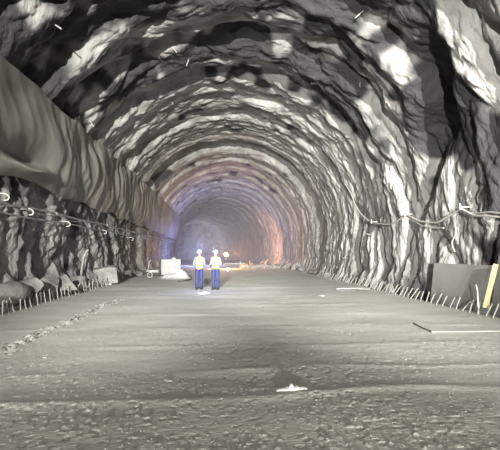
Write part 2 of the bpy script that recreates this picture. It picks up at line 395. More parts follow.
hooks = [(6, 197), (31, 212), (68, 224), (105, 232), (132, 239)]
def hook_bm():
    bm = bmesh.new()
    pts = [(-0.35, 0, 0.10), (-0.12, 0, 0.10), (0.0, 0, 0.08), (0.08, 0, 0.0), (0.04, 0, -0.08), (-0.05, 0, -0.09)]
    add_tube(bm, smooth_path(pts, 5), 0.022, 8); return bm
hp = None
hlab = ['white hooked bracket on the left wall at the left edge of the picture', 'white hooked bracket, second from the left along the pipes', 'white hooked bracket above the wedge stones, third along the pipes', 'white hooked bracket above the square block on the left', 'smallest white hooked bracket, farthest along the left pipes']
for (hx, hy), lb in zip(hooks, hlab):
    p = at_x(hx, hy, -6.5)
    if hp is None: hp = obj('pipe_hook', hook_bm(), M_CABLE, smooth=True); o = hp
    else: o = hp.copy(); C.objects.link(o)
    o.location = p; o.rotation_euler = (0, 0, R(random.uniform(-15, 25)))
    tag(o, lb, 'hook', 'hooks holding the left pipes')
bm = bmesh.new()
pts = []
y0 = 9.0
while y0 < 30:
    st_ = random.uniform(1.6, 3.6); dr_ = random.uniform(0.08, 0.42)
    for t in (0, 0.3, 0.6): pts.append(Vector((-6.53, y0 + st_ * t * 1.1, 2.97 - dr_ * math.sin(math.pi * t / 0.9))))
    y0 += st_
add_tube(bm, smooth_path(pts, 5), 0.014, 6)
tag(obj('hanging_cable', bm, M_CABLE, smooth=True), 'thin pale cable looping below the left wall pipes', 'cable')
bm = bmesh.new()
ph = [Vector((-6.35, y, 4.05 - 0.012 * (y - 10) - 0.10 * abs(math.sin(y * 0.7)))) for y in np.arange(7, 40, 0.7)]
bm.free()

# ------------------------------------------------------------------ cables on the right wall
def wall_cable(pix, X, rad, lab, m=M_CABLE):
    pts = [at_x(px, py, X(px) if callable(X) else X) for px, py in pix]
    bm = bmesh.new(); add_tube(bm, smooth_path(pts, 6), rad, 8)
    return tag(obj('wall_cable', bm, m, smooth=True), lab, 'cable')
XR = 6.75
wall_cable([(341, 178), (350, 192), (356, 206), (363, 216), (372, 222), (388, 224.5), (397, 221), (405.5, 215.5), (413, 218), (421, 221.5), (436, 222.5), (445, 218), (452, 214), (461, 209.5), (467, 212), (475, 215.5), (487, 216), (503, 217), (530, 212)], XR, 0.035, 'thick pale cable sagging between anchors along the right wall')
wall_cable([(405.5, 216), (413, 220), (421, 225), (432, 227.5), (444, 228)], XR + 0.02, 0.020, 'short thin pale cable end drooping under the thick right wall cable')
wall_cable([(462, 209), (470, 213), (480, 213), (490, 212), (503, 213), (530, 207)], XR + 0.05, 0.024, 'thinner cable above the thick one at the right edge')
wall_cable([(458, 213), (455, 222), (456, 232), (452, 243), (455, 252)], XR + 0.1, 0.022, 'pale cable hanging straight down to the grey board', M_CABLE)
anc = None
for (ax, ay), lb in zip([(372, 222), (405.5, 214.5), (461, 207.5)], ['far white cable anchor on the right wall', 'middle white cable anchor on the right wall', 'large white cable anchor above the grey board']):
    bm = bmesh.new(); add_tube(bm, [(0.28, 0, 0.02), (0, 0, 0), (-0.05, 0, 0.02)], [0.02, 0.03, 0.05], 8); add_tube(bm, [(-0.02, -0.02, -0.08), (-0.02, 0, 0), (-0.03, 0.0, 0.13)], [0.03, 0.04, 0.02], 8)
    o = obj('cable_anchor', bm, M_HOOK, smooth=True, loc=at_x(ax, ay, XR)); tag(o, lb, 'anchor', 'anchors holding the right cable')

# ------------------------------------------------------------------ starter bars
def bar_bm(kind):
    bm = bmesh.new(); r = random.Random(kind)
    h = 0.36 + 0.05 * r.random()
    pts = [(0, 0, -0.12), (0, 0, 0.05), (0.02 + 0.02 * r.random(), 0.01, h * 0.6), (0.05, 0.02, h - 0.03), (0.07 + 0.02 * r.random(), 0.05, h)]
    add_tube(bm, smooth_path(pts, 3), 0.019, 6); return bm
def bar_row(x, y0, y1, lean, glabel, group):
    protos = []; y = y0; i = 0
    while y < y1:
        if i < 4: o = obj('starter_bar', bar_bm(i + (10 if x > 0 else 0)), M_STEEL, smooth=True); protos.append(o)
        else: o = protos[random.randrange(4)].copy(); C.objects.link(o)
        xx = x + random.uniform(-.03, .03)
        o.location = (xx, y, fh(xx, y)); o.rotation_euler = (R(random.uniform(-6, 6)), R(lean + random.uniform(-6, 6)), R(random.uniform(-20, 20)))
        o.scale = (1, 1, random.uniform(0.85, 1.15))
        yield o, i; y += 0.30 * random.uniform(0.85, 1.15); i += 1
for o, i in bar_row(-6.15, 8.6, 22.5, -22, '', ''):
    y_ = o.location.y
    tag(o, 'bent starter bar ' + ('at the near end of the left row, below the flat boulders' if y_ < 11.8 else 'in the left row before the large wedge stone' if y_ < 15.2 else 'in the far part of the left row, by the square block'), 'rebar', 'starter bars along the left floor edge')
for o, i in bar_row(6.12, 8.2, 26.0, 22, '', ''):
    y_ = o.location.y
    tag(o, 'bent starter bar ' + ('in front of the darker board at the right edge' if y_ < 9.3 else 'in front of the large leaning grey board' if y_ < 12.2 else 'in the right row between the grey board and the planks' if y_ < 16 else 'in the far stretch of the right row, near the planks'), 'rebar', 'starter bars along the right floor edge')

# ------------------------------------------------------------------ stones and blocks
def rock_bm(sx, sy, sz, seed, ang=0.5, sub=4):
    bm = bmesh.new(); bmesh.ops.create_icosphere(bm, subdivisions=sub, radius=1)
    rr = random.Random(seed)
    planes = [(Vector((rr.uniform(-1, 1), rr.uniform(-1, 1), rr.uniform(-1, 1))).normalized(), rr.uniform(0.55, 0.85)) for _ in range(10)]
    for v in bm.verts:
        for n, d in planes:
            k = v.co.dot(n)
            if k > d: v.co -= n * (k - d)
        v.co += v.co.normalized() * 0.05 * mnoise.noise(v.co * 2.5 + Vector((seed, 0, 0)))
        v.co.x *= sx; v.co.y *= sy; v.co.z *= sz
    return bm
def wedge_bm(w_, d_, h_, seed):
    bm = bmesh.new(); r = random.Random(seed)
    pts = [(-w_, -d_, 0), (w_, -d_ * 0.9, 0), (w_ * 0.9, d_, 0), (-w_ * 0.8, d_, 0), (r.uniform(-.2, .2) * w_, 0, h_), (r.uniform(-.1, .3) * w_, d_ * 0.5, h_ * 0.92)]
    vs = [bm.verts.new(p) for p in pts]
    bmesh.ops.convex_hull(bm, input=vs)
    bmesh.ops.bevel(bm, geom=list(bm.edges), offset=0.03, segments=2, affect='EDGES')
    return bm
rocks = [
 # px, py(base), x-plane, sx, sy, sz, label
 (8, 282, -6.65, .50, .9, .42, 'big flat-topped grey boulder at the left edge of the picture'),
 (30, 279, -6.7, .40, .7, .40, 'rounded grey boulder right of the leftmost boulder'),
 (20, 296, -6.62, .32, .4, .22, 'small boulder behind the first starter bars on the left'),
 (49, 273, -6.75, .34, .5, .42, 'lumpy grey boulder against the left wall below the third hook'),
 (78, 277, -6.85, .45, .6, .30, 'grey boulder between the wedge stone and the square block'),
 (88, 284, -6.55, .35, .3, .16, 'low stone behind the starter bars below the square block'),
 (118, 273, -6.7, .45, .5, .30, 'dark boulder just past the square block on the left'),
 (128, 272, -6.6, .35, .5, .35, 'upright stone by the dark gap in the left wall'),
 (138, 271, -6.5, .35, .4, .22, 'low stone at the far end of the left rubble bank'),
]
for i, (px, py, X, sx, sy, sz, lb) in enumerate(rocks):
    p = at_x(px, py, X)
    o = obj('boulder', rock_bm(sx, sy, sz, 200 + i), M_STONE, smooth=False, loc=(p.x, p.y, max(bank_h(p.x, p.y), 0) + sz * 0.35)); o.rotation_euler.z = i
    tag(o, lb, 'boulder', 'boulders at the foot of the left wall')
for px, py, X, w_, d_, h_, lb in [(62, 287, -6.62, .55, .5, .62, 'grey wedge-shaped stone behind the left starter bars, larger of two'), (105, 278, -6.5, .32, .3, .42, 'small pale wedge-shaped stone below the square block')]:
    p = at_x(px, py, X); o = obj('wedge_stone', wedge_bm(w_, d_, h_, int(px)), M_STONE if px < 100 else M_CONC, loc=(p.x, p.y, max(bank_h(p.x, p.y), 0) - 0.05))
    o.rotation_euler.z = 0.4; tag(o, lb, 'stone')
p = at_x(103, 276, -6.6)
bm = bmesh.new(); add_box(bm, (0, 0, 0.42), (1.15, 0.9, 0.80), None, 0.06)
bmesh.ops.subdivide_edges(bm, edges=list(bm.edges), cuts=3, use_grid_fill=True)
for v in bm.verts: v.co += 0.09 * mnoise.noise_vector(v.co * 2.2)
o = obj('concrete_block', bm, M_STONE, loc=(p.x + 0.15, p.y, bank_h(p.x, p.y) - 0.02)); o.rotation_euler = (R(3), R(-4), R(14)); tag(o, 'large square grey concrete block resting on the left rubble bank', 'block')
# pale scraps of board on the bank and floor edge
def slab(name, c, size, rot, m, lab, cat):
    bm = bmesh.new(); add_box(bm, (0, 0, 0), size, None, min(size) * 0.2)
    o = obj(name, bm, m, loc=c); o.rotation_euler = [R(a) for a in rot]; return tag(o, lab, cat)
p = at_x(40, 290, -6.4); slab('board_scrap', p, (0.07, 0.5, 0.10), (40, 0, 12), M_PALEWOOD, 'pale scrap of board lying slanted on the left rubble bank', 'board')
p = at_x(82, 288, -6.45); slab('board_scrap', p, (0.5, 0.35, 0.05), (10, 15, 20), M_CONC, 'flat pale slab fragment behind the left starter bars', 'board')
p = at_x(107, 285, -6.3); slab('board_scrap', Vector((p.x, p.y, 0.06)), (0.45, 0.3, 0.06), (4, 5, 10), M_PLAST, 'small white slab at the left floor edge under the wedge stone', 'board')
p = at_x(81, 268, -7.0); 
bm = bmesh.new(); add_tube(bm, smooth_path([p + Vector((0, 0, -0.6)), p + Vector((0.05, 0, 0.1)), p + Vector((0.12, 0, 0.55)), p + Vector((0.3, 0, 0.85))], 5), [0.05] * 16, 8)
tag(obj('bent_pipe', bm, M_STEEL, smooth=True), 'pale bent pipe standing against the left wall beside the square block', 'pipe')

# right side: debris at the ditch edge
p = at_z(349, 288.5, 0.05); slab('plank', Vector((p.x, p.y, fh(p.x, p.y) + 0.05)), (1.25, 0.16, 0.05), (0, 0, 8), M_PALEWOOD, 'pale plank lying at the right floor edge near the far starter bars', 'plank')
p = at_z(364, 290, 0.05); slab('plank', Vector((p.x, p.y, fh(p.x, p.y) + 0.09)), (0.7, 0.12, 0.05), (0, 4, 40), M_PALEWOOD, 'shorter pale plank end beside the longer plank on the right', 'plank')
p = at_z(470, 332.5, 0.0); slab('batten', Vector((p.x, p.y, fh(p.x, p.y) + 0.02)), (1.6, 0.03, 0.02), (0, 0, -2), M_PALEWOOD, 'thin pale batten lying across the floor near the right edge', 'batten')
pts = [at_z(414, 323, 0.02), at_z(421, 327, 0.02), at_z(432, 331.5, 0.02)]
bm = bmesh.new(); add_tube(bm, smooth_path(pts, 5), 0.012, 6); tag(obj('dark_wire', bm, M_DARKCABLE), 'short dark wire lying on the floor beside the pale batten', 'wire')

# grey boards leaning in the ditch
def lean_board(p0, p1, z0, z1, back, th, m, name, lab, cat='board'):
    p0 = Vector(p0); p1 = Vector(p1)
    bm = bmesh.new()
    n = Vector((back, 0, 0)); T = Vector((-th, 0, 0))
    v = [Vector((p0.x, p0.y, z0)), Vector((p1.x, p1.y, z0)), Vector((p1.x, p1.y, z1)) + n, Vector((p0.x, p0.y, z1)) + n]
    c = sum(v, Vector()) / 4
    a = [bm.verts.new(q - c) for q in v]; b = [bm.verts.new(q - c + T) for q in v]
    bm.faces.new(a); bm.faces.new(b[::-1])
    for k in range(4): bm.faces.new((a[k], b[k], b[(k + 1) % 4], a[(k + 1) % 4]))
    bmesh.ops.bevel(bm, geom=list(bm.edges), offset=0.006, segments=1, affect='EDGES')
    return tag(obj(name, bm, m, loc=c), lab, cat)

def V3(x, y): return Vector((x, y, 0))
lean_board(V3(6.42, 12.1), V3(6.40, 9.35), -0.28, 1.27, 0.22, 0.02, M_BOARD, 'leaning_board', 'large flat grey board leaning against the right wall behind the starter bars')
lean_board(V3(6.40, 9.25), V3(6.38, 8.3), -0.28, 1.12, 0.22, 0.02, M_BOARD2, 'leaning_board', 'darker grey board at the right edge of the picture')
a, b = at_x(485, 308, 6.28), at_x(496, 264, 6.50)
bm = bmesh.new(); c = (a + b) / 2; L = (b - a)
add_box(bm, (0, 0, 0), (0.025, 0.12, L.length), None, 0.006)
o = obj('wooden_plank', bm, M_WOOD, loc=c); o.rotation_euler = L.to_track_quat('Z', 'Y').to_euler(); tag(o, 'narrow orange-brown wooden plank propped against the leaning grey board', 'plank')
a = at_x(478, 303, 6.2); bm = bmesh.new(); add_tube(bm, [Vector((6.2, a.y, -0.02)), a + Vector((0, 0, 0.3)), a + Vector((-0.03, 0, 0.48))], 0.016, 6)
tag(obj('steel_pin', bm, M_HOOK), 'tall pale steel pin in front of the leaning grey board', 'pin')

# ------------------------------------------------------------------ pins sticking out of the lining
pins = [(171, 46, 1, 'white pin on the crown, upper left of the middle, longest there'), (189, 59, 1, 'white pin on the crown right beside and below the longest one'),
    (171, 100, 0.8, 'white pin on the pale band of the left crown, just above the ribs'), (90, 121, .9, 'white pin on the left haunch above the middle of the long sheet'),
    (48, 109, .9, 'white pin just over the top edge of the long sheet'), (54, 24, .8, 'white pin in the dark upper left corner of the tunnel roof'),
    (15, 78, .8, 'leftmost white pin, over the near end of the sheet'), (363, 11, 1.1, 'white pin at the very top of the roof right of the middle'),
    (360, 82, .7, 'white pin on the right haunch below the topmost right one'), (338, 140, .6, 'white pin on the right where the close ribs begin'),
    (436, 162, .7, 'white pin on the right wall high above the large cable anchor'), (311, 81, .5, 'small white pin right of the crown middle'),
    (217, 93, .4, 'tiny white pin at the crown middle above the ribs'), (268, 118, .4, 'tiny white pin among the close ribs right of the crown middle'),
    (300, 190, .4, 'tiny white pin deep in the tunnel on the right haunch'), (371, 235, .9, 'white pin on the right wall just under the far cable anchor'),
    (348, 254, .9, 'upper of two white pins low in the right wall recess'), (348, 258, .9, 'lower of two white pins low in the right wall recess'), (380, 123, .5, 'small white pin on the right haunch in the middle height')]
def pin_bm():
    bm = bmesh.new(); add_tube(bm, [(0, 0, -0.5), (0, 0, 0.42), (0.015, 0, 0.5)], [0.018, 0.018, 0.018], 6)
    return bm
prot = None
for i, (px, py, k, lb) in enumerate(pins):
    p, n = on_lining(px, py)
    if prot is None: prot = obj('lining_pin', pin_bm(), M_HOOK); o = prot
    else: o = prot.copy(); C.objects.link(o)
    dr = (n + Vector((random.uniform(-.6, .6), -0.3, random.uniform(-.3, .3)))).normalized()
    o.location = p + dr * 0.0; o.rotation_euler = dr.to_track_quat('Z', 'Y').to_euler(); o.scale = (1, 1, k * 0.8)
    tag(o, lb, 'pin', 'white pins poking out of the tunnel lining')

# ------------------------------------------------------------------ white cabinet group on the left
p = at_z(170, 275.5, 0.0); gx, gy = p.x, p.y
cab = empty('equipment_cabinet', (gx, gy, fh(gx, gy)), R(14)); tag(cab, 'white boxy equipment cabinet with a dark grille side near the left wall', 'cabinet')
bm = bmesh.new(); add_box(bm, (0, 0, 0.62), (1.35, 1.1, 1.08), None, 0.03); obj('body', bm, M_WHITE, cab)
bm = bmesh.new(); add_box(bm, (-0.1, -0.56, 0.62), (1.0, 0.03, 0.88), None, 0.012); dr = obj('door', bm, M_WHITE, cab)
bm = bmesh.new(); add_tube(bm, [(0.32, -0.60, 0.55), (0.32, -0.60, 0.72)], 0.015, 6); obj('handle', bm, M_BLACK, dr)
bm = bmesh.new()
for k in range(6): add_box(bm, (0.685, 0, 0.25 + 0.15 * k), (0.03, 0.8, 0.06))
obj('side_grille', bm, M_GRILLE, cab)
bm = bmesh.new(); add_tube(bm, [(0.25, 0, 1.16), (0.25, 0, 1.24), (0.25, 0, 1.28)], [0.15, 0.15, 0.10], 14); obj('cap', bm, M_PLAST, cab)
for sx in (-.5, .5):
    bm = bmesh.new(); add_box(bm, (sx, 0, 0.04), (0.12, 1.05, 0.09), None, 0.01); obj('skid', bm, M_BLACK, cab)
# crumpled white sheeting in front of it
p = at_z(174, 279.5, 0.0)
bm = bmesh.new(); n_ = 70
P = np.zeros((n_, n_, 3)); A, B = np.meshgrid(np.linspace(-1, 1, n_), np.linspace(-1, 1, n_))
rr_ = np.sqrt(A**2 + B**2); H = 0.42 * np.exp(-((A - 0.45) / 0.30) ** 2 - (B / 0.5) ** 2) + 0.26 * np.exp(-((A + 0.1) / 0.5) ** 2 - (B / 0.5) ** 2) + 0.10 * np.exp(-((A + 0.6) / 0.3) ** 2 - (B / 0.5) ** 2)
H = (H * (1 + 0.35 * fbm(A * 2.5, B * 2.5, 131, 3)) + 0.03 * np.abs(pn(A * 6, B * 6, 132))) * np.clip(1.05 - rr_ ** 4, 0, 1) + 0.03
sc_ = 1 / np.maximum(1, rr_ / 1.0)
P[..., 0] = A * 1.12 * sc_; P[..., 1] = B * 0.75 * sc_; P[..., 2] = H
bm.free(); o = obj('white_sheeting', grid_mesh('white_sheeting', P), M_PLAST, loc=(p.x, p.y + 0.5, fh(p.x, p.y))); o.modifiers.new('t', 'SOLIDIFY').thickness = 0.01
tag(o, 'crumpled heap of white plastic sheeting on the floor before the cabinet', 'sheeting')
# small trolley left of it
p = at_z(150, 277.5, 0.0)
tr = empty('hand_trolley', (p.x, p.y, fh(p.x, p.y)), R(-10)); tag(tr, 'small pale hand trolley with one wheel left of the white cabinet', 'trolley')
bm = bmesh.new(); add_tube(bm, [(-0.25, 0, 0.42), (0.1, 0, 0.40), (0.55, 0, 0.38)], [.05, .07, .05], 8); add_box(bm, (0.3, 0, 0.44), (0.6, 0.35, 0.10), None, 0.02); obj('tray', bm, M_PLAST, tr, True)
bm = bmesh.new()
ring = [(0.16 * math.cos(t), -0.02, 0.17 + 0.16 * math.sin(t)) for t in np.linspace(0, 2 * math.pi, 19)]
add_tube(bm, ring, 0.035, 8, False); obj('wheel', bm, M_WHITE, tr, True)
bm = bmesh.new(); add_tube(bm, [(0, -0.08, 0.17), (0, 0.12, 0.17)], 0.03, 8); add_tube(bm, [(0, 0, 0.17), (0, 0, 0.40)], 0.02, 6); obj('axle', bm, M_BLACK, tr)
bm = bmesh.new(); add_tube(bm, smooth_path([(-0.15, 0, 0.42), (-0.12, 0, 0.75), (-0.05, 0, 1.05), (0.05, 0, 1.1)], 4), 0.035, 8); obj('handle', bm, M_WHITE, tr, True)
bm = bmesh.new(); add_tube(bm, [(0.5, 0, 0.4), (0.55, 0, 0.0)], 0.02, 6); obj('leg', bm, M_BLACK, tr)
# black hose on the floor near the sheeting
bm = bmesh.new(); q = [at_z(x, y, 0.04) for x, y in ((181, 273), (188, 275), (192, 278), (186, 280.5), (178, 281.5))]
add_tube(bm, smooth_path(q, 5), 0.03, 7); tag(obj('hose', bm, M_DARKCABLE, smooth=True), 'dark hose curling round the right end of the white sheeting', 'hose')
p = at_z(144, 279, 0.0)

# ------------------------------------------------------------------ far lamp, clutter
p = at_z(226, 268.5, 0.0); wl = empty('warning_light', (p.x, p.y, 0)); tag(wl, 'glowing amber lamp on a stand deep in the tunnel, right of the workers', 'lamp')
bm = bmesh.new(); add_ell(bm, (0, 0, 1.44), (0.21, 0.21, 0.21), None, 3); obj('lens', bm, M_AMBER, wl, True)
bm = bmesh.new(); add_tube(bm, [(0, 0, 0.1), (0, 0, 1.26)], 0.03, 8); obj('pole', bm, M_BLACK, wl)
bm = bmesh.new(); add_tube(bm, [(0, 0, 1.22), (0, 0, 1.28)], [0.12, 0.17], 12); obj('socket', bm, M_BLACK, wl)
for a in range(3):
    bm = bmesh.new(); add_tube(bm, [(0, 0, 0.35), (0.4 * math.cos(a * 2.09 + .5), 0.4 * math.sin(a * 2.09 + .5), 0.0)], 0.02, 6); obj('leg', bm, M_BLACK, wl)
lamp('amber_lamp_light', 'POINT', (p.x + 0.0, p.y - 0.35, 1.45), 750, (1.0, 0.55, 0.22), shadow_soft_size=0.15)
p = at_z(227.5, 272, 0.0); gl = empty('floor_lamp', (p.x, p.y, 0)); tag(gl, 'small round white lamp on the floor below the amber lamp', 'lamp')
bm = bmesh.new(); add_ell(bm, (0, -0.05, 0.22), (0.13, 0.08, 0.13)); obj('lens', bm, M_PINK, gl, True)
bm = bmesh.new(); add_box(bm, (0, 0.06, 0.13), (0.3, 0.2, 0.26), None, 0.02); obj('housing', bm, M_BLACK, gl)
lamp('orange_wall_light', 'SPOT', (0.6, 44, 1.5), 6500, (1.0, 0.45, 0.22), (7.0, 52, 2.2), spot_size=R(80), spot_blend=1.0, shadow_soft_size=0.3)
bm = bmesh.new(); add_tube(bm, [(-0.3, 43, 0.35), (2.2, 43.5, 0.4)], 0.05, 6)
for xx in (-0.2, 2.1): add_tube(bm, [(xx, 43.2, 0.0), (xx, 43.2, 0.42)], 0.04, 6)
tag(obj('low_barrier', bm, M_PLAST), 'low pale barrier rail right of the amber lamp', 'barrier')
rods = [(248, 268, 30), (253, 270, -25), (259, 268, 35), (264, 270, 20), (268, 269, -30), (273, 271, 38), (279, 270, 25), (284, 272, 35), (243, 268, -20), (289, 272, 30)]
for i, (px, py, ln) in enumerate(rods):
    p = at_z(px, py, 0.0); p.y = min(p.y, 44)
    p = Vector((at_y(px, py, 38).x, 38 + (i % 3), 0.0))
    bm = bmesh.new(); add_tube(bm, [(0, 0, -0.05), (0, 0, 0.55 + 0.1 * (i % 4)), (0.10, 0, 0.75 + 0.1 * (i % 4))], 0.04, 6)
    o = obj('leaning_rod', bm, M_RED if i % 2 else M_PALEWOOD, loc=p); o.rotation_euler = (R(5 * (i % 3)), R(ln), 0)
    ps = ['beside the low barrier', 'above the flat boulder', 'above the low boulder', 'left of the angular boulder', 'behind the angular boulder', 'right of the angular boulder', 'left of the broad boulder', 'behind the broad boulder', 'next to the blocky boulder', 'nearest the tall pale boulder']
    tag(o, ('reddish' if i % 2 else 'pale') + ' rod leaning over the far right rubble line, ' + ['third', 'first', 'fourth', 'second', 'fifth', 'third', 'sixth', 'fourth', 'seventh', 'fifth'][i] * 0 + ps[[1, 2, 3, 4, 5, 6, 7, 8, 0, 9][i]], 'rod', 'leaning rods far down the tunnel')
for i, (px, sx, sz) in enumerate([(246, .7, .35), (256, .8, .3), (266, .9, .4), (277, .9, .35), (287, .7, .45), (296, .6, .6), (303, .5, .35), (316, .5, .25), (327, .5, .22)]):
    Y = 39 - max(0, px - 285) * 0.32; p = at_y(px, 270, Y)
    o = obj('far_boulder', rock_bm(sx, .5, sz, 300 + i), M_STONE, loc=(p.x, Y, sz * 0.4))
    tag(o, ['flat', 'low', 'angular', 'broad', 'blocky', 'tall pale', 'small pale', 'little grey', 'last little grey'][i] + ' boulder in the rubble line along the right floor edge, far back', 'boulder', 'boulders along the far right floor edge')

# ------------------------------------------------------------------ debris on the near floor
p = at_z(292, 390.5, 0.0)
bm = bmesh.new()
n_ = 40; A, B = np.meshgrid(np.linspace(-1, 1, n_), np.linspace(-1, 1, 20))
H = 0.018 + 0.045 * np.exp(-((A + 0.05) / 0.13) ** 2) + 0.012 * np.exp(-((A - 0.3) / 0.10) ** 2) + 0.008 * pn(A * 5, B * 3, 141)
H = H * np.clip(1.02 - np.abs(A) ** 3 - B**4, 0, 1)
P = np.stack([A * 0.19, B * 0.045 * (1 - 0.4 * np.abs(A)) + 0.02 * A, H], -1); bm.free()
o = obj('white_fragment', grid_mesh('white_fragment', P), M_PLAST, loc=(p.x, p.y, fh(p.x, p.y) + 0.004)); o.modifiers.new('t', 'SOLIDIFY').thickness = -0.012
tag(o, 'jagged white fragment lying on the near floor in the middle', 'fragment')
def gravel(name, spots, m, lab):
    bm = bmesh.new()
    for (x, y, r_) in spots:
        vs = bmesh.ops.create_icosphere(bm, subdivisions=1, radius=r_)['verts']
        sc_ = (random.uniform(.7, 1.5), random.uniform(.7, 1.2), random.uniform(.4, .9))
        for v in vs: v.co += Vector([random.uniform(-.25, .25) * r_ for _ in range(3)])
        bmesh.ops.scale(bm, vec=sc_, verts=vs); bmesh.ops.translate(bm, vec=(x, y, fh(x, y) + r_ * 0.15), verts=vs)
    return tag(obj(name, bm, m), lab, 'gravel', kind='stuff')
sp = []
for _ in range(650):
    y = random.uniform(4.2, 13.5); x = -4.1 + random.gauss(0, 0.11) + 0.1 * float(pn(np.array(y * .6), np.array(0.), 91)); sp.append((x, y, random.uniform(.008, .035)))
gravel('broken_crumb_strip', sp, M_STONE, 'line of broken concrete crumbs running along the floor on the left')
sp = []
while len(sp) < 2200:
    y = random.uniform(2.3, 9) ; y = 2.3 + (y - 2.3) * random.random(); x = random.uniform(-4.5, 5)
    if float(pn(np.array(x * 0.7), np.array(y * 0.9), 151)) + random.uniform(-.3, .3) > 0: sp.append((x, y, random.uniform(.003, .010)))
gravel('floor_grit', sp, M_CONC, 'loose pale grit scattered over the near floor')
for i, (px, py, r_) in enumerate([(168, 381, .06), (10, 378, .05), (322, 296, .12), (45, 358, .04), (72, 432, .03)]):
    p = at_z(px, py, 0.0); o = obj('floor_stone', rock_bm(r_, r_ * .6, r_ * .3, 400 + i, sub=3), M_CONC, loc=(p.x, p.y, fh(p.x, p.y) + r_ * .08))
    tag(o, ['small flat pale stone on the floor left of the white fragment', 'small stone on the floor at the left edge', 'dark flat stone far out on the right of the floor', 'small stone below the crumb strip', 'tiny stone at the lower left of the floor'][i], 'stone', 'single stones on the floor')

# ------------------------------------------------------------------ workers
def remesh(name, bm, m, vox, parent, smooth_it=3):
    o = obj(name, bm, None, parent, True)
    o.parent = None
    md = o.modifiers.new('r', 'REMESH'); md.mode = 'VOXEL'; md.voxel_size = vox; md.use_smooth_shade = True
    ms = o.modifiers.new('s', 'SMOOTH'); ms.factor = 0.5; ms.iterations = smooth_it
    bpy.context.view_layer.update()
    dg = bpy.context.evaluated_depsgraph_get()
    me = bpy.data.meshes.new_from_object(o.evaluated_get(dg)); me.materials.clear(); me.materials.append(m)
    old = o.data; o.modifiers.clear(); o.data = me; o.parent = parent
    return o
def limb(bm, pts, rads, seg=14):
    sp_ = smooth_path(pts, 4); rr = []
    for i in range(len(pts) - 1):
        for k in range(4): rr.append(rads[i] + (rads[i + 1] - rads[i]) * k / 4)
    rr.append(rads[-1]); add_tube(bm, sp_, rr, seg)
    add_ell(bm, pts[0], (rads[0],) * 3, None, 2); add_ell(bm, pts[-1], (rads[-1],) * 3, None, 2)
def hand(bm, wrist, dirv, palmn, side, curl):
    d = Vector(dirv).normalized(); n = Vector(palmn).normalized(); s_ = d.cross(n).normalized() * side
    wrist = Vector(wrist)
    add_tube(bm, [wrist - d * 0.02, wrist + d * 0.03, wrist + d * 0.08], [0.024, 0.032, 0.030], 10)
    for k, (off, ln) in enumerate([(-0.030, .062), (-0.010, .072), (0.010, .078), (0.030, .070)]):
        b0 = wrist + d * 0.078 + s_ * off; pts = [b0 - d * 0.03, b0]; cur = b0; dd = d.copy()
        for j in range(3):
            dd = (dd + n * curl * (0.7 + 0.2 * j)).normalized(); cur = cur + dd * ln * (0.42, 0.33, 0.25)[j]; pts.append(cur)
        add_tube(bm, pts, [0.011, 0.0105, 0.0095, 0.009, 0.0075], 8)
    t0 = wrist + d * 0.025 + s_ * 0.028
    t1 = t0 + (s_ * 0.7 + d * 0.6 + n * 0.3).normalized() * 0.045; t2 = t1 + (d + n * 0.6 + s_ * 0.1).normalized() * 0.035
    add_tube(bm, [t0 - s_ * 0.02, t0, t1, t2], [0.014, 0.015, 0.012, 0.009], 8)
